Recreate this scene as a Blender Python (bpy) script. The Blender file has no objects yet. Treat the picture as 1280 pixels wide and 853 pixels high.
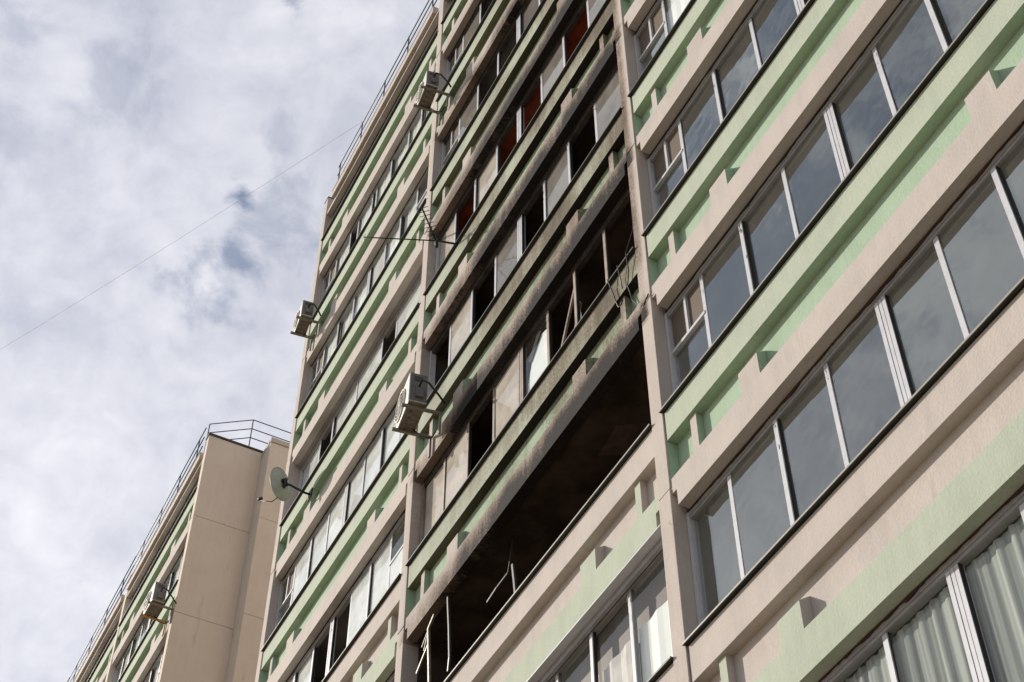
import bpy, math, random
from mathutils import Vector
random.seed(7)
R = math.radians
scene = bpy.context.scene
COL = scene.collection

# ---------------------------------------------------------------- camera, light, exposure
AZ, PITCH = 4.77220104e-01, 8.53461858e-01
cam_data = bpy.data.cameras.new('camera')
cam_data.sensor_width = 36.0
cam_data.lens = 2016.264 / 1280 * 36.0
cam_data.clip_end = 2000
cam = bpy.data.objects.new('camera', cam_data)
COL.objects.link(cam)
cam.location = (8.8665, -6.2275, -11.2447)
fw = Vector((-math.cos(AZ) * math.cos(PITCH), math.sin(AZ) * math.cos(PITCH), math.sin(PITCH)))
cam.rotation_mode = 'QUATERNION'
cam.rotation_quaternion = fw.to_track_quat('-Z', 'Y')
scene.camera = cam

SUN_TO = Vector((-1.53, -1.0, 0.87)).normalized()
sun_data = bpy.data.lights.new('sun', 'SUN')
sun_data.energy = 5.0
sun_data.angle = R(0.5)
sun_data.color = (1.0, 0.92, 0.81)
sun = bpy.data.objects.new('sun', sun_data)
COL.objects.link(sun)
sun.rotation_mode = 'QUATERNION'
sun.rotation_quaternion = (-SUN_TO).to_track_quat('-Z', 'Y')
sun.location = (-20, -20, 30)

scene.view_settings.view_transform = 'Standard'
scene.view_settings.look = 'None'
scene.view_settings.exposure = 0.0
scene.view_settings.gamma = 1.0
scene.view_settings.use_curve_mapping = False


class NT:
    """small helper for node trees"""
    def __init__(self, tree):
        self.t = tree

    def n(self, typ, **kw):
        nd = self.t.nodes.new(typ)
        for k, v in kw.items():
            setattr(nd, k, v)
        return nd

    def put(self, sock, v):
        if v is None:
            return
        if isinstance(v, bpy.types.NodeSocket):
            self.t.links.new(v, sock)
        elif isinstance(v, (tuple, list)):
            sock.default_value = tuple(v) + ((1.0,) if len(v) == 3 and sock.type == 'RGBA' else ())
        else:
            sock.default_value = v

    def math(self, op, a, b=None, c=None, clamp=False):
        nd = self.n('ShaderNodeMath', operation=op, use_clamp=clamp)
        for i, v in enumerate((a, b, c)):
            if v is not None:
                self.put(nd.inputs[i], v)
        return nd.outputs[0]

    def vmath(self, op, a, b=None, out=0):
        nd = self.n('ShaderNodeVectorMath', operation=op)
        self.put(nd.inputs[0], a)
        if b is not None:
            self.put(nd.inputs[1], b)
        return nd.outputs[out]

    def ss(self, v, a, b, lo=0.0, hi=1.0):
        nd = self.n('ShaderNodeMapRange', interpolation_type='SMOOTHSTEP')
        for i, q in enumerate((v, a, b, lo, hi)):
            self.put(nd.inputs[i], q)
        return nd.outputs[0]

    def mix(self, f, a, b, blend='MIX'):
        nd = self.n('ShaderNodeMix', data_type='RGBA', blend_type=blend)
        self.put(nd.inputs[0], f)
        self.put(nd.inputs[6], a)
        self.put(nd.inputs[7], b)
        return nd.outputs[2]

    def noise(self, vec, scale, detail=4.0, rough=0.5, dist=0.0):
        nd = self.n('ShaderNodeTexNoise')
        self.put(nd.inputs['Vector'], vec)
        nd.inputs['Scale'].default_value = scale
        nd.inputs['Detail'].default_value = detail
        nd.inputs['Roughness'].default_value = rough
        nd.inputs['Distortion'].default_value = dist
        return nd.outputs['Fac']

    def sep(self, v):
        nd = self.n('ShaderNodeSeparateXYZ')
        self.put(nd.inputs[0], v)
        return nd.outputs

    def comb(self, x, y, z):
        nd = self.n('ShaderNodeCombineXYZ')
        for i, v in enumerate((x, y, z)):
            self.put(nd.inputs[i], v)
        return nd.outputs[0]


# ---------------------------------------------------------------- sky
world = bpy.data.worlds.new('World')
scene.world = world
world.use_nodes = True
wt = NT(world.node_tree)
bg = world.node_tree.nodes['Background']
sky = wt.n('ShaderNodeTexSky', sky_type='NISHITA')
sky.sun_disc = False
sky.sun_elevation = math.asin(SUN_TO.z)
sky.sun_rotation = math.atan2(SUN_TO.x, SUN_TO.y)
sky.air_density = 1.0
sky.dust_density = 1.0
gen = wt.n('ShaderNodeTexCoord').outputs['Generated']
gx, gy, gz = wt.sep(gen)
den = wt.math('ADD', wt.math('MAXIMUM', gz, 0.0), 0.18)
plane = wt.comb(wt.math('DIVIDE', gx, den), wt.math('DIVIDE', gy, den), 0.0)
plane = wt.vmath('ADD', plane, (3.1, 1.7, 0.0))
big = wt.noise(plane, 2.2, 4, 0.5, 0.2)
warp = wt.n('ShaderNodeTexNoise')
wt.put(warp.inputs['Vector'], gen)
warp.inputs['Scale'].default_value = 9.0
pw = wt.vmath('ADD', gen, wt.vmath('MULTIPLY', warp.outputs['Color'], (0.05, 0.05, 0.05)))
mid = wt.noise(wt.vmath('MULTIPLY', pw, (1.0, 1.0, 1.35)), 13.0, 6, 0.55, 0.1)
fine = wt.noise(wt.vmath('MULTIPLY', pw, (1.0, 1.0, 1.2)), 38.0, 6, 0.58, 0.1)
cover = wt.math('ADD', wt.math('MULTIPLY', big, 0.55), wt.math('ADD', wt.math('MULTIPLY', mid, 0.30), wt.math('MULTIPLY', fine, 0.15)))
# the deck is more broken behind the camera, on the sunny side
cover = wt.math('SUBTRACT', cover, wt.ss(gy, -0.05, -0.35, 0.0, 0.185))
mask = wt.ss(cover, 0.26, 0.37)
# blue gaps in the cloud deck, at the directions where the sky opens
HOLES = [((-0.3885, 0.0, 0.0), 0.0, 0.0)]
def pix_dir(x, y):
    r = fw.cross(Vector((0, 0, 1))).normalized()
    u = r.cross(fw)
    return (fw * 2016.264 + r * (x - 640) - u * (y - 426.5)).normalized()
hole = None
for (px, py, rad, amt) in (
                           (366, 4, 0.012, 1.0), (303, 243, 0.010, 0.95), (338, 168, 0.012, 0.25), (345, 260, 0.020, 0.35),
                           (250, 345, 0.020, 0.6), (290, 314, 0.010, 0.7), (222, 355, 0.012, 0.4),
                           (20, 35, 0.016, 0.25), (130, 110, 0.018, 0.2), (20, 180, 0.015, 0.15)):
    d = pix_dir(px, py)
    wob = wt.math('ADD', wt.math('MULTIPLY', wt.math('SUBTRACT', mid, 0.5), rad * 5.0), wt.math('MULTIPLY', wt.math('SUBTRACT', fine, 0.5), rad * 3.0))
    dist = wt.math('ADD', wt.vmath('DISTANCE', gen, tuple(d), out=1), wob)
    h = wt.ss(dist, rad * 1.5, rad * 0.1, 0.0, amt)
    hole = h if hole is None else wt.math('MAXIMUM', hole, h)
mask = wt.math('MULTIPLY', mask, wt.math('SUBTRACT', 1.0, hole), clamp=True)
shade = wt.math('ADD', wt.math('MULTIPLY', big, 0.36), wt.math('ADD', wt.math('MULTIPLY', mid, 0.40), wt.math('MULTIPLY', fine, 0.24)))
cl = wt.n('ShaderNodeValToRGB')
wt.put(cl.inputs[0], shade)
e = cl.color_ramp.elements
e[0].position, e[0].color = 0.35, (0.47, 0.49, 0.58, 1)
e[1].position, e[1].color = 0.635, (0.81, 0.81, 0.86, 1)
# whiter towards the sun and the horizon
sd = wt.vmath('DOT_PRODUCT', gen, tuple(SUN_TO), out=1)
glow = wt.ss(sd, 0.30, 1.0, 0.96, 1.22)
glow = wt.math('ADD', glow, wt.ss(gz, 0.75, 0.35, 0.0, 0.10))
cloud = wt.mix(1.0, cl.outputs[0], wt.comb(glow, glow, glow), 'MULTIPLY')
skyc = wt.mix(1.0, sky.outputs[0], (0.12, 0.12, 0.12), 'MULTIPLY')
wt.put(bg.inputs['Color'], wt.mix(mask, skyc, cloud))
bg.inputs['Strength'].default_value = 1.0

# ---------------------------------------------------------------- materials
def new_mat(name):
    m = bpy.data.materials.new(name)
    m.use_nodes = True
    return m, NT(m.node_tree), m.node_tree.nodes['Principled BSDF']


def simple(name, col, rough=0.6, metal=0.0, spec=0.4, var=0.10, scale=6.0, bump=0.0):
    m, t, p = new_mat(name)
    pos = t.n('ShaderNodeNewGeometry').outputs['Position']
    n1 = t.noise(pos, scale, 5, 0.6)
    f = t.ss(n1, 0.3, 0.7, 1.0 - var, 1.0 + var)
    t.put(p.inputs['Base Color'], t.mix(1.0, col, t.comb(f, f, f), 'MULTIPLY'))
    p.inputs['Roughness'].default_value = rough
    p.inputs['Metallic'].default_value = metal
    p.inputs['Specular IOR Level'].default_value = spec
    if bump:
        b = t.n('ShaderNodeBump')
        b.inputs['Strength'].default_value = bump
        b.inputs['Distance'].default_value = 0.01
        t.put(b.inputs['Height'], t.noise(pos, 60, 4, 0.6))
        t.put(p.inputs['Normal'], b.outputs[0])
    return m


def soot_mask(t, pos, nz=None):
    """smoke staining left on the facade above the burnt loggia"""
    x, y, z = t.sep(pos)
    ax = t.ss(x, -6.8, -2.2, 0.34, 1.0)
    ax = t.math('MULTIPLY', ax, t.ss(x, 0.0, -0.16, 0.0, 1.0))
    ax = t.math('MULTIPLY', ax, t.ss(x, -6.36, -6.10, 0.0, 1.0))
    az = t.math('MULTIPLY', t.ss(z, 1.40, 1.56, 0.0, 1.0), t.ss(z, 7.5, 18.0, 1.0, 0.22))
    st = t.noise(t.vmath('MULTIPLY', pos, (8.0, 3.0, 0.8)), 1.0, 5, 0.6)
    bl = t.noise(t.vmath('MULTIPLY', pos, (0.8, 1.0, 0.7)), 1.0, 3, 0.5)
    fi = t.noise(t.vmath('MULTIPLY', pos, (34.0, 12.0, 26.0)), 1.0, 5, 0.7)
    pat = t.math('ADD', t.math('MULTIPLY', st, 0.35), t.math('ADD', t.math('MULTIPLY', bl, 1.0), t.math('MULTIPLY', fi, 0.60)))
    pat = t.ss(pat, 0.70, 1.22, 0.22, 1.0)
    # each parapet is dirtiest along its lower edge, where the smoke rolled out of the window below
    fr = t.math('FRACT', t.math('DIVIDE', t.math('SUBTRACT', z, 1.535), 2.8))
    low = t.math('ADD', t.ss(fr, 0.0, 0.17, 1.42, 0.40), t.ss(fr, 0.26, 0.36, 0.0, 0.12))
    m = t.math('MULTIPLY', t.math('MULTIPLY', ax, az), t.math('MULTIPLY', t.math('MULTIPLY', pat, low), 1.35))
    if nz is not None:
        under = t.math('MULTIPLY', t.ss(nz, -0.3, -0.8, 0.0, 0.95), t.math('POWER', t.math('MULTIPLY', ax, az), 0.6))
        m = t.math('MAXIMUM', m, t.math('MULTIPLY', under, 0.95))
    return t.math('MINIMUM', m, 0.96)


def plaster(name, col, soot=True, var=0.085):
    m, t, p = new_mat(name)
    g = t.n('ShaderNodeNewGeometry')
    pos = g.outputs['Position']
    nz = t.sep(g.outputs['Normal'])[2]
    n1 = t.noise(pos, 1.6, 4, 0.6)
    n2 = t.noise(t.vmath('MULTIPLY', pos, (7.0, 7.0, 0.7)), 1.0, 5, 0.65)
    n3 = t.noise(pos, 38.0, 3, 0.6)
    v = t.math('ADD', t.math('MULTIPLY', n1, 0.5), t.math('ADD', t.math('MULTIPLY', n2, 0.4), t.math('MULTIPLY', n3, 0.25)))
    f = t.ss(v, 0.40, 0.74, 1.0 - var, 1.0 + var)
    c = t.mix(1.0, col, t.comb(f, f, f), 'MULTIPLY')
    # rain dirt and small chips with edges of their own
    dirt = t.math('MULTIPLY', t.ss(n2, 0.56, 0.76), t.ss(n1, 0.42, 0.62))
    c = t.mix(t.math('MULTIPLY', dirt, 0.40), c, (0.22, 0.185, 0.14))
    chips = t.ss(t.noise(t.vmath('MULTIPLY', pos, (9.0, 9.0, 6.0)), 1.0, 3, 0.5), 0.735, 0.755, 0.0, 0.55)
    c = t.mix(chips, c, (0.33, 0.28, 0.23))
    if soot:
        s = soot_mask(t, pos, nz)
        brown = t.mix(0.62, c, (0.20, 0.13, 0.086))
        c = t.mix(t.ss(s, 0.0, 0.55), c, t.mix(1.0, brown, (0.60, 0.57, 0.54), 'MULTIPLY'))
        c = t.mix(t.ss(s, 0.40, 0.95), c, (0.016, 0.013, 0.012))
    t.put(p.inputs['Base Color'], c)
    p.inputs['Roughness'].default_value = 0.85
    p.inputs['Specular IOR Level'].default_value = 0.2
    b = t.n('ShaderNodeBump')
    b.inputs['Strength'].default_value = 0.35
    b.inputs['Distance'].default_value = 0.012
    t.put(b.inputs['Height'], t.math('ADD', n3, t.math('MULTIPLY', n1, 1.5)))
    t.put(p.inputs['Normal'], b.outputs[0])
    return m


M = {}
M['pink'] = plaster('pink_plaster', (0.475, 0.43, 0.395))
M['green'] = plaster('cream_green_plaster', (0.41, 0.455, 0.365))
M['mint'] = plaster('mint_shade_plaster', (0.345, 0.455, 0.335))  # recess mint, its green deepened to carry the soffits' shade
M['pilaster'] = plaster('beige_plaster', (0.465, 0.415, 0.375))
M['endwall'] = plaster('brown_beige_plaster', (0.60, 0.525, 0.445), soot=False, var=0.05)
M['joint'] = simple('joint_mortar', (0.23, 0.19, 0.16), 0.9)
M['body'] = plaster('grey_concrete', (0.38, 0.34, 0.30), soot=False)
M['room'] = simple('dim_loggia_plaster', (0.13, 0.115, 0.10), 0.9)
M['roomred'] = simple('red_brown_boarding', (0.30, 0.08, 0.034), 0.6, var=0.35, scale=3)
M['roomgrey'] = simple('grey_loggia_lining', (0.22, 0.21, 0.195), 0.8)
M['char'] = simple('charred_plaster', (0.055, 0.041, 0.033), 0.9, var=0.5, scale=2.0, spec=0.15)
M['charpatch'] = simple('smoked_brick', (0.085, 0.058, 0.048), 0.9, var=0.3)
M['frame'] = simple('white_window_metal', (0.53, 0.54, 0.57), 0.35, var=0.06, scale=9)
M['frame_soot'] = simple('smoked_window_metal', (0.27, 0.215, 0.18), 0.5, var=0.25, scale=5)
M['track'] = simple('grey_window_track', (0.33, 0.335, 0.35), 0.4)
M['tracksoot'] = simple('smoked_window_track', (0.055, 0.048, 0.043), 0.6, var=0.4)
M['gasket'] = simple('black_gasket', (0.02, 0.02, 0.02), 0.6)
M['rust'] = simple('rusty_brown_foam', (0.055, 0.026, 0.018), 0.8, var=0.3)
M['sill'] = simple('dark_sill_metal', (0.028, 0.03, 0.026), 0.5)  # plate near black, the underside's deep shade put into its colour
M['silledge'] = simple('dull_sill_edge', (0.085, 0.08, 0.07), 0.5)
M['sillpale'] = simple('zinc_sill', (0.30, 0.28, 0.25), 0.45)
M['greysoffit'] = simple('grey_reveal_lining', (0.30, 0.28, 0.28), 0.7)
M['curtain'] = simple('white_curtain', (0.83, 0.85, 0.84), 0.9, var=0.05, scale=2)
def net_mat():
    m, t, p = new_mat('grey_net_curtain')
    pos = t.n('ShaderNodeNewGeometry').outputs['Position']
    st = t.noise(t.vmath('MULTIPLY', pos, (16.0, 0.0, 0.15)), 1.0, 3, 0.6)  # vertical stripes put the fold shading into the colour
    t.put(p.inputs['Base Color'], t.mix(t.ss(st, 0.36, 0.64), (0.14, 0.158, 0.148), (0.34, 0.362, 0.34)))
    p.inputs['Roughness'].default_value = 0.9
    return m


M['pleat'] = net_mat()
M['lacecurtain'] = simple('dusty_curtain', (0.62, 0.58, 0.55), 0.9, var=0.15, scale=5)
M['board'] = simple('red_brown_shade_board', (0.075, 0.026, 0.016), 0.6)  # dark tone for the shaded zone above the short curtains
M['rail'] = simple('dark_green_rail_paint', (0.025, 0.045, 0.045), 0.5)
M['rooffascia'] = simple('pale_roof_edge', (0.46, 0.41, 0.37), 0.8)
M['roofdark'] = simple('roof_flashing', (0.045, 0.04, 0.037), 0.6)
M['acwhite'] = simple('aged_white_casing', (0.58, 0.57, 0.52), 0.45, var=0.12)
M['acside'] = simple('grey_side_panel', (0.13, 0.128, 0.12), 0.5, var=0.15)
M['acdark'] = simple('fan_black', (0.05, 0.05, 0.05), 0.5)
M['acpan'] = simple('dirty_metal_pan', (0.15, 0.128, 0.095), 0.6, var=0.3, scale=14)
M['bracket'] = simple('painted_bracket', (0.19, 0.17, 0.13), 0.5)
M['yellow'] = simple('rusty_yellow_bracket', (0.42, 0.23, 0.06), 0.6)
M['wire'] = simple('black_wire', (0.012, 0.012, 0.012), 0.5)
M['palewire'] = simple('pale_cable', (0.75, 0.75, 0.80), 0.5)
M['dish'] = simple('weathered_dish_enamel', (0.32, 0.34, 0.30), 0.45, var=0.12, scale=5)
M['dishstain'] = simple('dish_rust', (0.32, 0.25, 0.16), 0.6)
M['alu'] = simple('bent_metal', (0.29, 0.255, 0.22), 0.4, metal=0.3, var=0.35, scale=11)


def glass_mat(name, dust, dustcol, soot=False, ior=1.62):
    """window glass: sky reflection over a film of dust, the rest clear"""
    m, t, p = new_mat(name)
    out = m.node_tree.nodes['Material Output']
    pos = t.n('ShaderNodeNewGeometry').outputs['Position']
    g = t.n('ShaderNodeNewGeometry')
    cosv = t.math('ABSOLUTE', t.vmath('DOT_PRODUCT', g.outputs['Normal'], g.outputs['Incoming'], out=1))
    f0 = ((ior - 1) / (ior + 1)) ** 2
    fres = t.math('MULTIPLY_ADD', t.math('POWER', t.math('SUBTRACT', 1.0, cosv, clamp=True), 5.0), 1 - f0, f0)
    gl = t.n('ShaderNodeBsdfGlossy')
    gl.inputs['Roughness'].default_value = 0.02
    gl.inputs['Color'].default_value = (0.90, 0.97, 0.95, 1)
    b = t.n('ShaderNodeBump')
    b.inputs['Strength'].default_value = 0.06
    b.inputs['Distance'].default_value = 0.05
    t.put(b.inputs['Height'], t.noise(pos, 2.2, 2, 0.5))
    t.put(gl.inputs['Normal'], b.outputs[0])
    tr = t.n('ShaderNodeBsdfTransparent')
    tr.inputs['Color'].default_value = (0.97, 0.99, 0.98, 1)
    df = t.n('ShaderNodeBsdfDiffuse')
    n1 = t.noise(pos, 2.6, 6, 0.62)
    c = t.mix(t.ss(n1, 0.3, 0.7, 0.0, 1.0), tuple(v * 0.8 for v in dustcol), tuple(v * 1.15 for v in dustcol))
    if soot:
        s = soot_mask(t, pos)
        x, y, z = t.sep(pos)
        s2 = t.math('MAXIMUM', t.math('MULTIPLY', s, 0.35), t.ss(x, -4.6, -0.5, 0.0, 0.55))
        c = t.mix(s2, c, (0.075, 0.066, 0.06))
    t.put(df.inputs['Color'], c)
    mx = t.n('ShaderNodeMixShader')
    mx.inputs[0].default_value = dust
    m.node_tree.links.new(tr.outputs[0], mx.inputs[1])
    m.node_tree.links.new(df.outputs[0], mx.inputs[2])
    m2 = t.n('ShaderNodeMixShader')
    m.node_tree.links.new(fres, m2.inputs[0])
    m.node_tree.links.new(mx.outputs[0], m2.inputs[1])
    m.node_tree.links.new(gl.outputs[0], m2.inputs[2])
    m.node_tree.links.new(m2.outputs[0], out.inputs['Surface'])
    m.node_tree.nodes.remove(p)
    return m


M['clear'] = glass_mat('clear_glass', 0.05, (0.4, 0.4, 0.38), ior=1.45)
M['dusty'] = glass_mat('dusty_glass', 0.18, (0.30, 0.31, 0.29), ior=2.8)
M['sooty'] = glass_mat('smoke_filmed_glass', 0.93, (0.58, 0.525, 0.455), soot=True, ior=1.28)


M['milky'] = glass_mat('milky_film_glass', 0.88, (0.74, 0.78, 0.76))
M['smoked'] = glass_mat('smoke_dulled_glass', 0.96, (0.215, 0.198, 0.18), ior=1.28)


def mesh_pattern_mat():
    m, t, p = new_mat('brown_insect_mesh')
    pos = t.n('ShaderNodeNewGeometry').outputs['Position']
    x, y, z = t.sep(pos)
    a = t.math('SINE', t.math('MULTIPLY', z, 230.0))
    f = t.ss(a, -0.3, 0.5)
    t.put(p.inputs['Base Color'], t.mix(f, (0.035, 0.026, 0.018), (0.20, 0.15, 0.10)))
    p.inputs['Roughness'].default_value = 0.8
    return m


M['vent'] = mesh_pattern_mat()


# ---------------------------------------------------------------- mesh helpers
class MB:
    def __init__(self):
        self.v, self.f, self.m, self.s = [], [], [], []

    def face(self, pts, m=0, smooth=False):
        i = len(self.v)
        self.v += [tuple(p) for p in pts]
        self.f.append(tuple(range(i, i + len(pts))))
        self.m.append(m)
        self.s.append(smooth)

    def box(self, x0, x1, y0, y1, z0, z1, m=0, side=None, under=None):
        i = len(self.v)
        self.v += [(x0, y0, z0), (x1, y0, z0), (x1, y1, z0), (x0, y1, z0), (x0, y0, z1), (x1, y0, z1), (x1, y1, z1), (x0, y1, z1)]
        for q in ((0, 3, 2, 1), (4, 5, 6, 7), (0, 1, 5, 4), (1, 2, 6, 5), (2, 3, 7, 6), (3, 0, 4, 7)):
            self.f.append(tuple(i + k for k in q))
            mm = m
            if side is not None and q in ((1, 2, 6, 5), (3, 0, 4, 7)):
                mm = side
            if under is not None and q == (0, 3, 2, 1):
                mm = under
            self.m.append(mm)
            self.s.append(False)

    def prism(self, prof, x0, x1, m=0, ends=None):
        """profile in (y, z), counter-clockwise seen from +x"""
        n = len(prof)
        i = len(self.v)
        self.v += [(x0, y, z) for y, z in prof] + [(x1, y, z) for y, z in prof]
        self.f.append(tuple(i + k for k in reversed(range(n))))
        self.f.append(tuple(i + n + k for k in range(n)))
        for k in range(n):
            k2 = (k + 1) % n
            self.f.append((i + k, i + k2, i + n + k2, i + n + k))
        self.m += [m if ends is None else ends] * 2 + [m] * n
        self.s += [False] * (n + 2)

    def slab(self, prof, y0, y1, m=0):
        """outline in (x, z) pushed from y0 to y1"""
        n = len(prof)
        i = len(self.v)
        self.v += [(x, y0, z) for x, z in prof] + [(x, y1, z) for x, z in prof]
        self.f.append(tuple(i + k for k in range(n)))
        self.f.append(tuple(i + n + k for k in reversed(range(n))))
        for k in range(n):
            k2 = (k + 1) % n
            self.f.append((i + k2, i + k, i + n + k, i + n + k2))
        self.m += [m] * (n + 2)
        self.s += [False] * (n + 2)

    def tube(self, pts, r, m=0, n=8, r2=None):
        pts = [Vector(p) for p in pts]
        rings = []
        up = Vector((0.13, 0.31, 0.94)).normalized()
        for k, p in enumerate(pts):
            a = pts[max(k - 1, 0)]
            b = pts[min(k + 1, len(pts) - 1)]
            d = (b - a).normalized()
            u = d.cross(up)
            if u.length < 1e-3:
                u = d.cross(Vector((1, 0, 0)))
            u.normalize()
            w = d.cross(u)
            rr = r if r2 is None else r + (r2 - r) * k / (len(pts) - 1)
            i = len(self.v)
            self.v += [tuple(p + u * math.cos(2 * math.pi * q / n) * rr + w * math.sin(2 * math.pi * q / n) * rr) for q in range(n)]
            rings.append(i)
        for a, b in zip(rings, rings[1:]):
            for q in range(n):
                q2 = (q + 1) % n
                self.f.append((a + q, b + q, b + q2, a + q2))
                self.m.append(m)
                self.s.append(True)
        self.f.append(tuple(rings[0] + q for q in range(n)))
        self.f.append(tuple(rings[-1] + q for q in reversed(range(n))))
        self.m += [m, m]
        self.s += [False, False]

    def beam(self, a, b, w, h, m=0):
        """square bar from a to b"""
        a, b = Vector(a), Vector(b)
        d = (b - a).normalized()
        u = d.cross(Vector((0, 1, 0)))
        if u.length < 1e-3:
            u = Vector((1, 0, 0))
        u.normalize()
        v = d.cross(u)
        i = len(self.v)
        for p in (a, b):
            for sx, sy in ((-1, -1), (1, -1), (1, 1), (-1, 1)):
                self.v.append(tuple(p + u * sx * w / 2 + v * sy * h / 2))
        for q in ((3, 2, 1, 0), (4, 5, 6, 7), (0, 1, 5, 4), (1, 2, 6, 5), (2, 3, 7, 6), (3, 0, 4, 7)):
            self.f.append(tuple(i + k for k in q))
            self.m.append(m)
            self.s.append(False)

    def mesh(self, name, mats):
        me = bpy.data.meshes.new(name)
        me.from_pydata(self.v, [], self.f)
        for q in mats:
            me.materials.append(M[q] if isinstance(q, str) else q)
        me.polygons.foreach_set('material_index', self.m)
        me.polygons.foreach_set('use_smooth', self.s)
        me.update()
        return me

    def build(self, name, mats, parent=None, loc=(0, 0, 0), bevel=0.0):
        return link(name, self.mesh(name, mats), parent, loc, bevel)


def link(name, me, parent=None, loc=(0, 0, 0), bevel=0.0):
    o = bpy.data.objects.new(name, me)
    COL.objects.link(o)
    if parent is not None:
        o.parent = parent
    o.location = loc
    if bevel:
        b = o.modifiers.new('bevel', 'BEVEL')
        b.width = bevel
        b.segments = 2
        b.limit_method = 'ANGLE'
    return o


def empty(name, loc=(0, 0, 0)):
    o = bpy.data.objects.new(name, None)
    COL.objects.link(o)
    o.location = loc
    return o


def tag(o, label, cat, group=None):
    o['label'] = label
    o['category'] = cat
    if group:
        o['group'] = group
    return o


# ---------------------------------------------------------------- ground
GZ = -12.9
g = MB()
g.face([(-600, -600, GZ), (600, -600, GZ), (600, 600, GZ), (-600, 600, GZ)])
M['ground'] = simple('dry_earth_and_asphalt', (0.20, 0.155, 0.10), 0.9, var=0.25, scale=0.6)
go = g.build('ground', ['ground'])
go['kind'] = 'structure'
g = MB()
g.box(-40, 30, -2.2, -0.25, GZ + 0.004, GZ + 0.10)
M['paving'] = simple('concrete_paving', (0.22, 0.20, 0.17), 0.9, var=0.15)
po = g.build('pavement', ['paving'])
po['kind'] = 'structure'

# ---------------------------------------------------------------- facade kit
H = 2.8
SC = 5.935
MULL = [0.67, 1.42, 2.15, 2.92, 3.63, 4.35, 5.06]


def parapet_mesh(W, name):
    """balcony front of one loggia: upper band, recessed field with fins and blocks, lower band"""
    b = MB()
    g = 0.014
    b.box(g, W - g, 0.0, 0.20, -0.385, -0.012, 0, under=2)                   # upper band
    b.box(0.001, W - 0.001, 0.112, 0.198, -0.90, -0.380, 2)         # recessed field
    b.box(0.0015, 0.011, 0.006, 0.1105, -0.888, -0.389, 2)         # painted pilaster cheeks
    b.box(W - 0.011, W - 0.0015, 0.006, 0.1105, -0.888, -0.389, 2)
    b.slab([(0.004, -0.89), (0.004, -1.07), (0.085, -1.07), (0.087, -1.265), (W - 0.087, -1.265), (W - 0.085, -1.07), (W - 0.004, -1.07), (W - 0.004, -0.89)], 0.0, 0.135, 1)
    for s in (0, 1):
        def X(a, c):
            return (a, c) if s == 0 else (W - c, W - a)
        x0, x1 = X(0.36, 0.46)
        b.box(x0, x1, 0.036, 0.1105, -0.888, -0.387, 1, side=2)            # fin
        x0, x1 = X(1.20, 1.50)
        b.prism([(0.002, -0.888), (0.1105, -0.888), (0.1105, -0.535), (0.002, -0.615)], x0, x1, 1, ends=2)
    return b.mesh(name, [])


def with_mats(me, mats):
    me = me.copy()
    for q in mats:
        me.materials.append(M[q])
    return me


PARA = {}


def get_parapet(W, upper):
    k = (round(W, 3), upper)
    if k not in PARA:
        base = MB()
        me = parapet_mesh(W, 'parapet')
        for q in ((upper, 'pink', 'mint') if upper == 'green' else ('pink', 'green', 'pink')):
            me.materials.append(M[q])
        PARA[k] = me
    return PARA[k]


SILLS = {}


def get_sill(W, kind):
    k = (round(W, 3), kind)
    if k not in SILLS:
        b = MB()
        b.box(-0.012, W + 0.012, -0.046, 0.128, 0.0, 0.012, 0)
        b.box(-0.012, W + 0.012, -0.050, -0.045, -0.005, 0.014, 1)
        SILLS[k] = b.mesh('sill', ['sill', 'silledge' if kind == 'sill' else kind])
    return SILLS[k]


ROOMS = {}


def get_room(W, kind, hgt=1.58):
    k = (round(W, 3), kind, hgt)
    if k not in ROOMS:
        b = MB()
        x0, x1, y0, y1, z0, z1 = 0.003, W - 0.003, 0.205, 1.30, -1.10, hgt
        b.face([(x0, y1, z0), (x0, y1, z1), (x1, y1, z1), (x1, y1, z0)], 0)
        b.face([(x0, 0.137, z1), (x1, 0.137, z1), (x1, y1, z1), (x0, y1, z1)], 0)
        b.face([(x0, y0, z0), (x0, y1, z0), (x1, y1, z0), (x1, y0, z0)], 0)
        b.face([(x0, y0, z0), (x0, y0, z1), (x0, y1, z1), (x0, y1, z0)], 0)
        b.face([(x1, y0, z0), (x1, y1, z0), (x1, y1, z1), (x1, y0, z1)], 0)
        # a door and window frame in the back wall
        b.box(W * 0.30, W * 0.30 + 0.9, y1 - 0.03, y1 - 0.005, -1.08, 1.05, 1)
        b.box(W * 0.30 + 0.98, W * 0.30 + 2.3, y1 - 0.03, y1 - 0.005, -0.2, 1.05, 1)
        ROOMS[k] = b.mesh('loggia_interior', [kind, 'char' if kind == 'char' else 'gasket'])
    return ROOMS[k]


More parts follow.
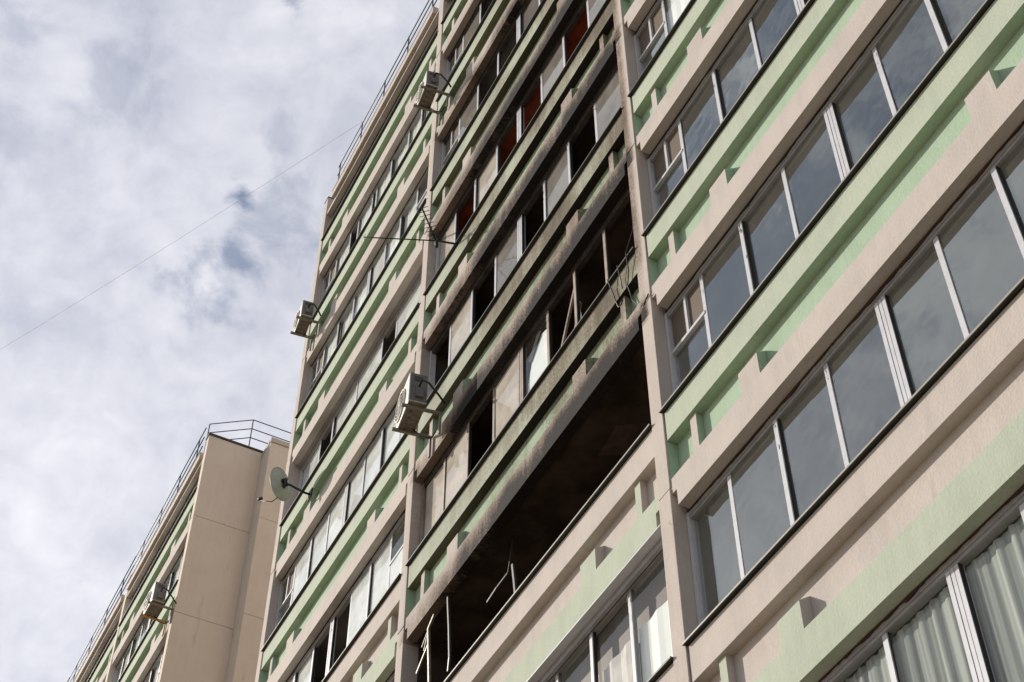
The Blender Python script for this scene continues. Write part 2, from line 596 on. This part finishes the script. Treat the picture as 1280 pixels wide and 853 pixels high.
def make_window(parent, W, loc, slots, top=1.535, mull=None, y0=0.13, fmat='frame', dblmid=True, sealant='gasket', track='track'):
    """aluminium loggia glazing. slots: one letter per sash
    c dusty glass, w white curtain behind glass, b smoke-filmed pane, d open, v small vent pane, p pleated curtain,
    h short curtain under an added dark board standing for shade, k glass over dark room"""
    k = W / SC
    ml = [q * k for q in (mull or MULL)]
    ed = [0.045] + ml + [W - 0.045]
    fr = MB()
    runs, cruns, vruns = [], [], []
    zb, zt = 0.016, top - 0.004
    if y0 > 0.2:
        fr.box(0.003, W - 0.003, 0.14, y0 + 0.05, top - 0.001, top + 0.035, 2)
    fr.box(0.004, 0.046, y0, y0 + 0.085, zb, zt, 0)
    fr.box(W - 0.046, W - 0.004, y0, y0 + 0.085, zb, zt, 0)
    fr.box(0.046, W - 0.046, y0 + 0.002, y0 + 0.083, zt - 0.045, zt, 1)
    fr.box(0.046, W - 0.046, y0 + 0.012, y0 + 0.083, zt - 0.075, zt - 0.045, 1)
    fr.box(0.046, W - 0.046, y0 + 0.002, y0 + 0.083, zb, zb + 0.05, 0)
    for i, q in enumerate(ml):
        wd = 0.026
        if dblmid and i == len(ml) // 2 and len(ml) == 7:
            wd = 0.062
        yy = y0 + (0.006 if i % 2 else 0.022)
        if wd > 0.05:
            fr.box(q - wd, q - 0.022, yy, y0 + 0.07, zb + 0.05, zt - 0.075, 0)
            fr.box(q - 0.018, q + 0.018, yy + 0.004, y0 + 0.07, zb + 0.05, zt - 0.075, 0)
            fr.box(q + 0.022, q + wd, yy + 0.006, y0 + 0.07, zb + 0.05, zt - 0.075, 0)
        else:
            fr.box(q - wd, q + wd, yy, yy + 0.05, zb + 0.05, zt - 0.075, 0)
        fr.box(q + wd, q + wd + 0.008, yy + 0.012, yy + 0.045, zb + 0.05, zt - 0.075, 3)
    for i, s in enumerate(slots):
        a, c = ed[i] + 0.022, ed[i + 1] - 0.022
        yp = y0 + (0.030 if i % 2 else 0.046)
        z0, z1 = zb + 0.045, zt - 0.07
        if s in 'wphx' and (i == 0 or slots[i - 1] not in 'wphx'):
            cruns.append(MB())
        cu = cruns[-1] if cruns else None
        if s == 'v':
            vruns.append(MB())
            ve = vruns[-1]
        if s == 'd':
            continue
        if i == 0 or slots[i - 1] == 'd':
            runs.append(MB())
        gl = runs[-1]
        jx, jy = random.uniform(-0.008, 0.008), random.uniform(-0.008, 0.008)

        def pane(a, c, z0, z1, m):
            gl.face([(a, yp + jx, z0), (c, yp - jx, z0), (c, yp - jx + jy, z1), (a, yp + jx + jy, z1)], m)
        if s == 'v':
            zm = z0 + (z1 - z0) * 0.60
            fr.box(a - 0.02, c + 0.02, y0 + 0.012, y0 + 0.06, zm - 0.02, zm + 0.02, 0)
            xm = (a + c) / 2
            fr.box(xm - 0.018, xm + 0.018, y0 + 0.016, y0 + 0.06, zm + 0.02, z1, 0)
            ve.face([(a, yp, zm), (c, yp, zm), (c, yp, z1), (a, yp, z1)], 0)
            pane(a, c, z0, zm, 0)
        elif s == 'x':        # transom pane at the top, white curtain below
            zm = z0 + (z1 - z0) * 0.60
            fr.box(a - 0.02, c + 0.02, y0 + 0.012, y0 + 0.06, zm - 0.02, zm + 0.02, 0)
            pane(a, c, z0, zm, 3)
            pane(a, c, zm, z1, 1)
        else:
            pane(a, c, z0, z1, {'c': 0, 'w': 1, 'W': 3, 'n': 4, 'b': 2, 'p': 1, 'h': 1, 'k': 1}[s])
        if s == 'w':
            off = random.uniform(0.035, 0.05)
            n = 8
            for j in range(n):
                u0, u1 = a + (c - a) * j / n, a + (c - a) * (j + 1) / n
                o0, o1 = off + 0.006 * math.sin(j * 2.3 + i), off + 0.006 * math.sin((j + 1) * 2.3 + i)
                cu.face([(u0, yp + o0, z0), (u1, yp + o1, z0), (u1, yp + o1, z1), (u0, yp + o0, z1)], 0, True)
        if s == 'p':
            n = 72
            a2, c2 = ed[i], ed[i + 1]
            for j in range(n):
                u0, u1 = a2 + (c2 - a2) * j / n, a2 + (c2 - a2) * (j + 1) / n
                ff = lambda u: 0.085 + 0.009 * math.sin(u * 38 + 1.6 * math.sin(u * 7)) + 0.006 * math.sin(u * 83)
                cu.face([(u0, y0 + ff(u0), z0), (u1, y0 + ff(u1), z0), (u1, y0 + ff(u1 + 0.02), z1 - 0.02), (u0, y0 + ff(u0 + 0.02), z1 - 0.02)], 1, True)
        if s == 'h':
            zc = z1 - 0.45
            n = 10
            for j in range(n):
                u0, u1 = a + (c - a) * j / n, a + (c - a) * (j + 1) / n
                ff = lambda u: 0.10 + 0.012 * math.sin(u * 23)
                cu.face([(u0, y0 + ff(u0), z0), (u1, y0 + ff(u1), z0), (u1, y0 + ff(u1), zc), (u0, y0 + ff(u0), zc)], 2 if i % 2 == 0 else 0, True)
            cu.box(ed[i], ed[i + 1], y0 + 0.16, y0 + 0.18, zc - 0.05, z1, 3)  # added board stands in for the shade at the pane top
    # ragged sealant squeezed out over the frame
    if y0 < 0.2:
        u, dz, lower = 0.05, 0.006, []
        while u < W - 0.05:
            dz = min(0.034, max(0.001, dz + random.gauss(0, 0.006) - 0.10 * (dz - 0.007)))
            lower.append((u, zt - dz))
            u += random.uniform(0.015, 0.05)
        fr.slab([(0.05, zt - 0.0005)] + lower + [(lower[-1][0] + 0.002, zt - 0.0005)], y0 - 0.014, y0 + 0.001, 4)
    # torn black tape near the tops of some mullions
    for i, q in enumerate(ml):
        if random.random() < 0.4 and y0 < 0.2:
            for _ in range(random.randint(3, 9)):
                zz = zt - 0.08 - abs(random.gauss(0, 0.16))
                xx = q + random.uniform(-0.024, 0.018)
                fr.box(xx, xx + random.uniform(0.003, 0.010), y0 + 0.0035, y0 + 0.0055, zz - random.uniform(0.01, 0.06), zz, 3)
    fo = fr.build('window', [fmat, track, 'greysoffit', 'gasket', sealant], parent, loc)
    for gl in runs:
        gl.build('glass_pane', ['dusty', 'clear', 'sooty', 'milky', 'smoked'], fo)
    for cu in cruns:
      if cu.f:
        cu.build('curtain', ['curtain', 'pleat', 'lacecurtain', 'board'], fo)
    for ve in vruns:
        ve.build('vent_grille', ['vent'], fo)
    return fo


def loggia(parent, x, W, z, upper, slots, sill='sill', room='room', top=1.535, mull=None, y0=0.13, fmat='frame', y=0.0, track='track'):
    p = link('parapet', get_parapet(W, upper), parent, (x, y, z))
    link('sill', get_sill(W, sill), p)
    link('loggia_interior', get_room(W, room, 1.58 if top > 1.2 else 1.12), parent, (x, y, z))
    if slots:
        make_window(parent, W, (x, y, z), slots, top, mull, y0, fmat, track=track, sealant='rust' if z < -1.0 and upper == 'pink' else 'gasket')
    return p


def pilaster(parent, x0, x1, y, z_bot, z_top, depth=1.30, cap=True):
    b = MB()
    zs = [z_bot] + [H * k - 1.0 + (z_ref) for k in range(-12, 9) for z_ref in (pil_ref,) if z_bot + 0.3 < H * k - 1.0 + z_ref < z_top - 0.3] + [z_top]
    for a, c in zip(zs, zs[1:]):
        j = random.uniform(-0.004, 0.004)
        b.box(x0, x1, y - 0.016 + j, y + depth, a + 0.006, c - 0.006, 0)
    b.box(x0 + 0.006, x1 - 0.006, y + 0.004, y + depth - 0.01, z_bot, z_top - 0.01, 1)
    if cap:
        b.box(x0 - 0.012, x1 + 0.012, y - 0.03, y + depth, z_top - 0.006, z_top + 0.022, 2)
    return b.build('pilaster', ['pilaster', 'joint', 'roofdark'], parent, bevel=0.006)


# ---------------------------------------------------------------- main building
PW = 0.203
W1, W2 = 5.848, 5.935
X3 = 0.0
X2 = -6.138
X1 = X2 - PW - W1
X4 = W2 + PW
BAYS = [(X1, W1, 2), (X2, W2, 1), (X3, W2, 0), (X4, W2, -1)]
main = tag(empty('apartment_building', (0, 0, 0)),
           'tall pink and green apartment block with soot stained balconies around a burnt out one', 'building')
pil_ref = 0.0
for px in (X1 - PW, X2 - PW, -PW, X4 - PW, X4 + W2):
    pilaster(main, px, px + PW, 0.0, GZ + 0.02, 18.42)

WIN = {
    # bay 1 (left)
    (0, 1): 'WWWddWWx', (0, 2): 'vWWWWWWW', (0, 4): 'vwwwWwwx', (0, 5): 'vwwwwwww', (0, 6): 'vccccccv',
    # bay 2 (burnt column)
    (1, -1): 'khkhkhhh', (1, 1): 'bbdbkddd', (1, 2): 'dbdndndn', (1, 3): 'bdbddndn', (1, 4): 'vnddndnd', (1, 5): 'vndndnnd', (1, 6): 'vwwwwwww',
    # bay 3 (right)
    (2, -2): 'pppppppp', (2, -1): 'cccccccc', (2, 0): 'vccccccc', (2, 1): 'vccccccc', (2, 2): 'vwwccccc',
}
for bi, (bx, bw, thr) in enumerate(BAYS):
    for lv in range(-4, 7):
        z = H * lv
        slots = WIN.get((bi, lv), 'cwcccwcc' if bi != 1 else 'cbcbcbcc')
        top = 1.535 if lv < 6 else 0.95
        mull, y0, fmat, room, sill = None, 0.13, 'frame', 'room', 'sill'
        if bi == 1 and lv == 0:
            slots, room = '', 'char'
            sill = 'sillpale'
        if bi == 1 and lv == 1:
            fmat, room = 'frame_soot', 'char'
        if bi == 1 and lv == 2:
            room = 'char'
        if bi == 1 and lv == 3:
            room = 'roomred'
        if (bi == 1 and lv >= 4) or bi == 0:
            room = 'roomgrey'
        if bi == 2 and lv in (-1, 0, 1):
            sill = 'sillpale'
        if bi == 0 and lv == 3:
            slots, mull, y0 = 'WdWWdW', [0.95, 1.60, 2.65, 3.78, 4.36], 0.205
        if bi == 0 and lv == 5:
            slots, mull = 'vwdwwwwww', [0.70, 1.49, 1.87, 2.62, 2.80, 3.56, 4.36, 5.0]
        loggia(main, bx, bw, z, 'green' if lv >= thr else 'pink', slots, sill, room, top, mull, y0, fmat, track='tracksoot' if bi == 1 and 1 <= lv <= 5 else 'track')
    # roof edge over the top loggia
    b = MB()
    b.box(0.004, bw - 0.004, 0.0, 0.14, 17.752, 17.86, 0)
    b.box(0.42, bw - 0.20, -0.075, 0.16, 17.862, 18.07, 1)
    b.box(0.42, bw - 0.20, -0.085, 0.16, 18.072, 18.10, 2)
    b.box(0.0, bw, 0.162, 1.3, 17.95, 18.09, 0)
    for q in (1.9, 3.1, 4.6):
        b.box(q, q + 0.07, -0.02, 0.06, 17.80, 17.858, 3)
    b.build('roof_edge', ['pink', 'rooffascia', 'pilaster', 'yellow'], main, (bx, 0, 0))
    # roof railing
    b = MB()
    xs = [0.62 + 1.24 * k * bw / SC for k in range(5)]
    for q in xs:
        b.tube([(q, -0.03, 18.06), (q, -0.03, 18.96)], 0.016, 0, 6)
    for zz in (18.28, 18.62, 18.95):
        b.tube([(0.50, -0.03, zz), (bw + (0.7 if bi < 3 else 0), -0.03, zz)], 0.012, 0, 6)
    b.build('roof_railing', ['rail'], main, (bx, 0, 0))
# metal strip over the window below the burnt loggia
b = MB()
b.box(0.02, W2 - 0.01, -0.014, 0.125, -1.279, -1.266, 0)
b.box(0.02, W2 - 0.01, 0.085, 0.125, -1.35, -1.280, 1)
b.build('window_flashing', ['frame', 'track'], main, (X2, 0, 0))
# main body behind the loggias
b = MB()
b.box(X1 - 0.75, X4 + W2 + 0.8, 1.32, 13.0, GZ + 0.02, 18.1, 0)
b.build('wall', ['endwall'], main)
# black residue and exposed brick inside the burnt loggia
b = MB()
b.box(X2 + 3.4, X2 + 4.9, 1.27, 1.295, -0.6, 1.10, 0)
b.face([(X2 + 4.0, 0.55, 1.572), (X2 + 4.5, 0.50, 1.572), (X2 + 4.75, 0.85, 1.572), (X2 + 4.3, 1.1, 1.572)], 0)
b.build('burnt_lining', ['charpatch'], main)

# ---------------------------------------------------------------- far building
far = tag(empty('apartment_building', (-18.6, -0.19, GZ)),
          'lower apartment block with a bare beige end wall and green parapets, beyond the tall one', 'building')
FX, FY, FZ = -18.6, -0.19, 0.87


def floc(x, y, z):
    return (x - FX, y - FY, z - GZ)


pil_ref = FZ
FW = 5.70
for i in range(4):
    xr = FX - i * (FW + PW)
    z_top = 16.47
    b = MB()
    zs = [GZ + 0.02] + [H * k - 1.0 + FZ for k in range(-4, 6)] + [z_top]
    for a, c in zip(zs, zs[1:]):
        dpt = 1.34 if i == 0 else 1.2
        b.box(xr - PW, xr, FY - 0.012, FY + dpt, a + 0.007, c - 0.007, 0)
        b.box(xr - PW + 0.005, xr - 0.005, FY + 0.002, FY + dpt - 0.01, a - 0.02, c - 0.05, 1)
    if i == 0:
        b.box(xr - PW - 0.02, xr + 0.03, FY - 0.035, FY + 1.36, z_top, z_top + 0.05, 2)
    b.build('pilaster', ['endwall', 'joint', 'roofdark'], far, floc(0, 0, 0))
for i in range(3):
    bx = FX - (i + 1) * (FW + PW) + 0.0
    for lv in range(-4, 6):
        z = H * lv + FZ
        slots = random.choice(('wwwcwwwc', 'cwwwwcww', 'wwcwwwwx', 'vwwwwwww'))
        loggia(far, bx - FX, FW, z - GZ, 'green', slots, 'sill', 'roomgrey', 1.535 if lv < 5 else 0.95)
    b = MB()
    b.box(0.004, FW - 0.004, 0.0, 0.14, 15.822, 15.93, 0)
    b.box(0.15, FW - 0.15, -0.075, 0.16, 15.932, 16.14, 1)
    b.box(0.15, FW - 0.15, -0.085, 0.16, 16.142, 16.17, 2)
    b.box(0.0, FW, 0.162, 1.3, 16.0, 16.15, 0)
    b.build('roof_edge', ['pink', 'rooffascia', 'pilaster'], far, floc(bx, FY, 0))
    b = MB()
    for q in [0.5 + 1.4 * k for k in range(4)]:
        b.tube([(q, 0.04, 16.1), (q, 0.04, 17.42)], 0.014, 0, 6)
        b.tube([(q, 0.04, 16.75), (q + 0.14, 0.04, 16.55)], 0.010, 0, 6)
    for zz in (16.78, 17.10, 17.42):
        b.tube([(-0.2, 0.04, zz), (FW + (-0.55 if i == 0 else 0), 0.04, zz)], 0.013, 0, 6)
    b.build('roof_railing', ['rail'], far, floc(bx, FY, 0))
b = MB()
for zz in (16.86, 17.17, 17.48):
    b.tube([(FX - 0.62, -0.11, zz - 0.03), (FX - 0.02, 0.80, zz), (FX - 0.02, 4.0, zz)], 0.013, 0, 6)
for (px, py) in ((FX - 0.02, 0.80), (FX - 0.02, 3.0)):
    b.tube([(px, py, 16.45), (px, py, 17.48)], 0.015, 0, 6)
b.tube([(FX - 0.62, -0.11, 16.2), (FX - 0.62, -0.11, 17.45)], 0.015, 0, 6)
b.build('roof_railing', ['rail'], far, floc(0, 0, 0))
b = MB()
xw = FX + 0.62
zs = [GZ + 0.02] + [H * k - 1.0 + FZ for k in range(-4, 6)] + [16.30]
for a, c in zip(zs, zs[1:]):
    b.box(FX - 18.0, xw, 1.152, 13.0, a + 0.006, c - 0.006, 0)
b.box(FX - 17.9, xw - 0.008, 1.16, 12.9, GZ + 0.02, 16.29, 1)
b.box(FX - 0.4, xw + 0.03, 1.145, 12.0, 16.302, 16.44, 2)
b.build('wall', ['endwall', 'joint', 'pilaster'], far, floc(0, 0, 0))


# ---------------------------------------------------------------- air conditioners
def air_conditioner(loc, w, h, d, label, mats=('bracket', 'bracket'), standoff=0.24, turn=0.0):
    root = tag(empty('air_conditioner', loc), label, 'air conditioner', 'air conditioner units on the facades')
    root.rotation_euler[2] = R(turn)
    b = MB()
    b.box(0, w, 0, d, 0, h, 0)
    o = b.build('casing', ['acwhite'], root, bevel=0.012)
    b = MB()
    b.box(0.01, w - 0.01, 0.01, d - 0.01, -0.022, -0.001, 0)
    for q in (0.12, 0.3, 0.5, 0.7):
        b.box(w * q, w * q + 0.02, d * 0.3, d * 0.3 + 0.03, -0.028, -0.0225, 1)
    b.build('base_pan', ['acpan', 'acdark'], root)
    # fan grille: domed ring cage standing proud of the front
    b = MB()
    cx, cz, r = w * 0.34, h * 0.5, h * 0.42
    n = 28
    b.tube([(cx + r * math.cos(2 * math.pi * k / n), -0.012, cz + r * math.sin(2 * math.pi * k / n)) for k in range(n + 1)], 0.014, 0, 6)
    for rr in (0.2, 0.4, 0.6, 0.8):
        b.tube([(cx + r * rr * math.cos(2 * math.pi * k / n), -0.03, cz + r * rr * math.sin(2 * math.pi * k / n)) for k in range(n + 1)], 0.005, 0, 5)
    for k in range(8):
        a = 2 * math.pi * k / 8
        b.tube([(cx, -0.033, cz), (cx + r * math.cos(a), -0.012, cz + r * math.sin(a))], 0.005, 0, 5)
    b.build('fan_grille', ['acwhite'], root)
    b = MB()
    b.face([(cx + r * 0.98 * math.cos(-2 * math.pi * k / n), -0.003, cz + r * 0.98 * math.sin(-2 * math.pi * k / n)) for k in range(n)], 0)
    b.build('fan_recess', ['acdark'], root)
    # side handle, valve cover and pipes
    b = MB()
    b.box(w + 0.001, w + 0.008, 0.012, d - 0.005, 0.012, h - 0.012, 1)
    b.box(w + 0.0085, w + 0.016, d * 0.25, d * 0.75, h * 0.72, h * 0.88, 2)
    b.box(w + 0.009, w + 0.045, d * 0.35, d * 0.80, h * 0.14, h * 0.50, 0)
    b.build('valve_cover', ['acside', 'acside', 'acdark'], root, bevel=0.004)
    b = MB()
    b.tube([(w + 0.03, d * 0.5, h * 0.45), (w + 0.10, d * 0.6, h * 0.62), (w + 0.13, d * 0.95, h * 0.50), (w + 0.12, d + standoff * 0.6, h * 0.15), (w + 0.06, d + standoff, h * 0.05)], 0.016, 0, 7)
    b.build('pipe', ['wire'], root)
    b = MB()
    b.tube([(w * 0.2, d * 0.8, -0.02), (w * 0.25, d + 0.05, -0.16), (w * 0.4, d + standoff * 0.8, -0.24), (w * 0.55, d + standoff * 0.9, -0.20)], 0.010, 0, 6)
    b.build('drain_hose', ['wire'], root)
    for k, q in enumerate((0.10, 0.88)):
        b = MB()
        b.beam((w * q, -0.07, -0.045), (w * q, d + standoff, -0.045), 0.04, 0.04, 0)
        b.beam((w * q, d + standoff - 0.02, -0.05), (w * q, d + standoff - 0.02, -0.42), 0.04, 0.03, 0)
        b.build('bracket', [mats[k]], root)
    return root


air_conditioner((-5.70, -0.50, 4.72), 0.62, 0.56, 0.26, 'white air conditioner unit casting a long shadow low beside the burnt column', turn=-9)
air_conditioner((-6.02, -0.46, 13.33), 0.54, 0.44, 0.24, 'white air conditioner unit high up near the roof railing on the tall block', standoff=0.21, turn=-7)
air_conditioner((-11.95, -0.40, 13.24), 0.56, 0.44, 0.24, 'dirty white air conditioner unit overhanging the left edge of the tall block', standoff=0.15, turn=-7)
air_conditioner((-19.22, -0.72, 11.20), 0.62, 0.50, 0.28, 'white air conditioner unit on a yellow bracket at the corner of the lower block', ('yellow', 'bracket'), standoff=0.24)

# ---------------------------------------------------------------- satellite dish
dn = Vector((-0.818, -0.56, 0.07)).normalized()
dc = Vector((-10.95, -0.50, 8.18))
DISH_R = 0.31
root = tag(empty('satellite_dish', (-10.75, -0.01, 7.95)), 'round grey satellite dish seen from behind on the parapet of the tall block', 'satellite dish')
du = dn.cross(Vector((0, 0, 1))).normalized()
dv = du.cross(dn)
off = -Vector((-10.75, -0.01, 7.95))
b = MB()
nr, ns = 6, 36
for side in (0, 1):
    for i in range(nr):
        for k in range(ns):
            q = []
            for (ii, kk) in ((i, k), (i + 1, k), (i + 1, k + 1), (i, k + 1)):
                r = DISH_R * ii / nr
                a = 2 * math.pi * kk / ns
                dep = 0.075 * (ii / nr) ** 2 - 0.075 + (0.006 if side else 0)
                q.append(dc + off + du * (r * 0.94 * math.cos(a)) + dv * (r * math.sin(a)) + dn * dep)
            b.face(q if side == 0 else q[::-1], 0, True)
b.tube([dc + off + du * (DISH_R * 0.94 * math.cos(2 * math.pi * k / 36)) + dv * (DISH_R * math.sin(2 * math.pi * k / 36)) for k in range(37)], 0.008, 0, 6)
b.build('reflector', ['dish'], root)
b = MB()
hub = dc + off - dn * 0.10
b.beam(hub + dv * 0.06, hub - dv * 0.10, 0.10, 0.05, 0)
b.beam(hub + du * 0.08, hub - du * 0.08, 0.05, 0.05, 0)
b.tube([hub - dv * 0.02, hub - dn * 0.12 - dv * 0.10, Vector((0.05, -0.12, -0.02)), Vector((0.05, 0.0, -0.02))], 0.020, 0, 8)
b.box(-0.03, 0.13, -0.02, 0.0, -0.12, 0.08, 0)
b.build('mount', ['wire'], root)
b = MB()
lnb = dc + off + dn * 0.36 - dv * 0.20
b.tube([dc + off - dv * 0.31 - dn * 0.01, dc + off - dv * 0.37 + dn * 0.10, lnb - dv * 0.05], 0.009, 0, 6)
b.tube([lnb - dn * 0.02, lnb + dn * 0.06], 0.028, 0, 10)
b.build('receiver_arm', ['wire'], root)

# ---------------------------------------------------------------- television antenna
root = tag(empty('tv_antenna', (-5.0, -0.05, 8.40)), 'thin black television antenna with a comb of short rods sticking out beside the pilaster', 'antenna')
b = MB()
hub = Vector((-0.10, -0.27, 0.03))
b.tube([(0.02, 0.10, -0.02), (0, 0, 0), hub], 0.017, 0, 8)
b.tube([hub + Vector((0.01, 0.0, 0.06)), hub + Vector((0.02, 0.01, -0.17))], 0.026, 0, 8)
b.build('mast', ['wire'], root)
b = MB()
d1 = Vector((0.45, -0.45, 0.02))
el = Vector((0.70, 0.70, 0.0))
b.tube([hub, hub + d1], 0.014, 0, 6)
for k in range(9):
    p = hub + d1 * (0.08 + 0.115 * k)
    b.tube([p - el * 0.095, p + el * 0.095], 0.0055, 0, 5)
b.build('yagi_comb', ['wire'], root)
b = MB()
d2 = Vector((-0.56, -0.98, 0.15))
b.tube([hub, hub + d2], 0.011, 0, 6)
for k in (0.22, 0.98):
    p = hub + d2 * k
    b.tube([p + Vector((0, 0, 0.07)), p - Vector((0, 0, 0.09))], 0.004, 0, 5)
b.build('boom', ['wire'], root)
b = MB()
b.tube([hub, (0.02, 0.16, 0.45)], 0.004, 0, 5)
b.tube([hub - Vector((0, 0, 0.05)), (0.05, 0.16, 0.42)], 0.004, 0, 5)
b.build('stay_wire', ['wire'], root)

# ---------------------------------------------------------------- cables
b = MB()
a0, a1 = Vector((-10.25, -0.03, 18.93)), Vector((-21.5, -5.35, 20.0))
n = 24
pts = []
for k in range(n + 1):
    t_ = k / n * 1.6
    p = a0 + (a1 - a0) * t_
    p.z -= 0.25 * math.sin(math.pi * k / n)
    pts.append(p)
b.tube(pts, 0.004, 0, 5)
tag(b.build('overhead_cable', ['palewire']), 'thin pale cable crossing the cloudy sky to the roof railing', 'cable')

b = MB()
b.tube([(-0.72, -0.07, 2.80), (-0.70, -0.035, 2.62), (-0.652, -0.03, 2.40), (-0.60, -0.03, 2.22), (-0.53, -0.035, 2.19), (-0.50, -0.03, 2.24)], 0.008, 0, 6)
b.tube([(-0.50, -0.07, 2.81), (-0.51, -0.03, 2.60), (-0.49, -0.03, 2.42)], 0.006, 0, 6)
tag(b.build('hanging_cable', ['wire']), 'short looped black cable dangling over the parapet above the burnt loggia', 'cable')
b = MB()
b.tube([(-0.30, 0.12, 4.0), (-0.305, 0.05, 3.3), (-0.31, -0.07, 2.82), (-0.34, -0.03, 2.58), (-0.385, -0.03, 2.36), (-0.36, 0.0, 2.1), (-0.25, 0.02, 1.86), (-0.14, -0.02, 1.76), (0.0, -0.035, 1.80)], 0.007, 0, 6)
tag(b.build('hanging_cable', ['wire']), 'long black cable running down beside the pilaster from the smoked window', 'cable')

# ---------------------------------------------------------------- burnt debris
b = MB()
b.beam((-5.36, 0.06, 1.45), (-5.545, 0.07, 1.36), 0.03, 0.03, 0)
b.beam((-5.545, 0.07, 1.37), (-5.37, 0.06, 0.05), 0.035, 0.03, 0)
b.beam((-5.50, 0.07, 1.13), (-5.95, 0.12, 0.98), 0.028, 0.025, 0)
b.beam((-5.60, 0.08, 1.35), (-5.83, 0.12, 1.30), 0.015, 0.015, 0)
b.beam((-5.62, 0.09, 1.33), (-5.72, 0.10, 1.16), 0.012, 0.012, 0)
tag(b.build('burnt_window_frame', ['alu']), 'bent pale window frame hanging at the left end of the burnt loggia', 'window frame')
b = MB()
pts = [(-5.02, 0.08, 1.50), (-5.01, 0.08, 1.38), (-4.955, 0.08, 0.97), (-4.91, 0.08, 0.50), (-4.98, 0.10, 0.35)]
for p, q in zip(pts, pts[1:]):
    b.beam(p, q, 0.03, 0.028, 0)
tag(b.build('burnt_frame_post', ['acdark']), 'dark twisted upright post left standing in the burnt loggia opening', 'frame post')
b = MB()
b.beam((-3.33, 0.09, 0.70), (-3.29, 0.09, 0.45), 0.035, 0.03, 0)
b.beam((-3.29, 0.09, 0.46), (-3.22, 0.08, 0.02), 0.035, 0.03, 0)
tag(b.build('burnt_frame_stub', ['acdark']), 'short grey frame stub rising from the sill of the burnt loggia', 'frame stub')
b = MB()
b.beam((-4.39, 0.3, 1.02), (-4.15, 0.3, 1.055), 0.03, 0.02, 0)
b.beam((-4.15, 0.3, 1.055), (-3.90, 0.32, 1.10), 0.025, 0.02, 0)
b.beam((-3.90, 0.32, 1.10), (-3.80, 0.34, 1.58), 0.012, 0.012, 0)
tag(b.build('burnt_strip', ['acdark']), 'dim curved metal strip dangling in the dark of the burnt loggia', 'metal strip')
# fallen sash leaning in the smoked window above
root = tag(empty('fallen_sash', (-2.4, 0.17, 2.83)), 'loose window sash leaning across the blackened opening above the burnt loggia', 'window sash')
b = MB()
A, B_, C_, D_ = (0.0, 0.0, 0.02), (0.50, 0.05, 1.32), (0.42, 0.10, 0.04), (0.62, 0.10, 0.62)
b.beam(A, B_, 0.035, 0.03, 0)
b.beam((0.20, 0.06, 0.05), (0.52, 0.10, 1.0), 0.03, 0.03, 0)
b.build('sash_frame', ['frame_soot'], root)
b = MB()
b.face([(0.22, 0.07, 0.05), (0.44, 0.07, 0.04), (0.53, 0.10, 0.60), (0.51, 0.10, 0.92)], 0)
b.build('glass_shard', ['sooty'], root)
# broken pane with white film in the window above the burnt loggia
b = MB()
b.face([(2.99, 0.195, 0.06), (3.60, 0.205, 0.06), (3.60, 0.20, 1.24), (3.36, 0.21, 1.33), (3.12, 0.20, 1.02), (3.02, 0.195, 0.70)], 0)
for k in range(7):
    b.face([(2.985 + 0.004 * k, 0.185, 0.4 + 0.11 * k), (3.01 + 0.012 * (k % 3), 0.184, 0.42 + 0.11 * k), (3.0 + 0.01 * k, 0.186, 0.5 + 0.11 * k)], 1)
b.face([(3.12, 0.186, 1.02), (3.40, 0.186, 1.36), (3.30, 0.186, 1.40), (3.05, 0.186, 1.12)], 1)
o = b.build('torn_curtain', ['curtain', 'char'], None, (X2, 0, H))
tag(o, 'torn white curtain behind the cracked pane above the burnt loggia', 'curtain')
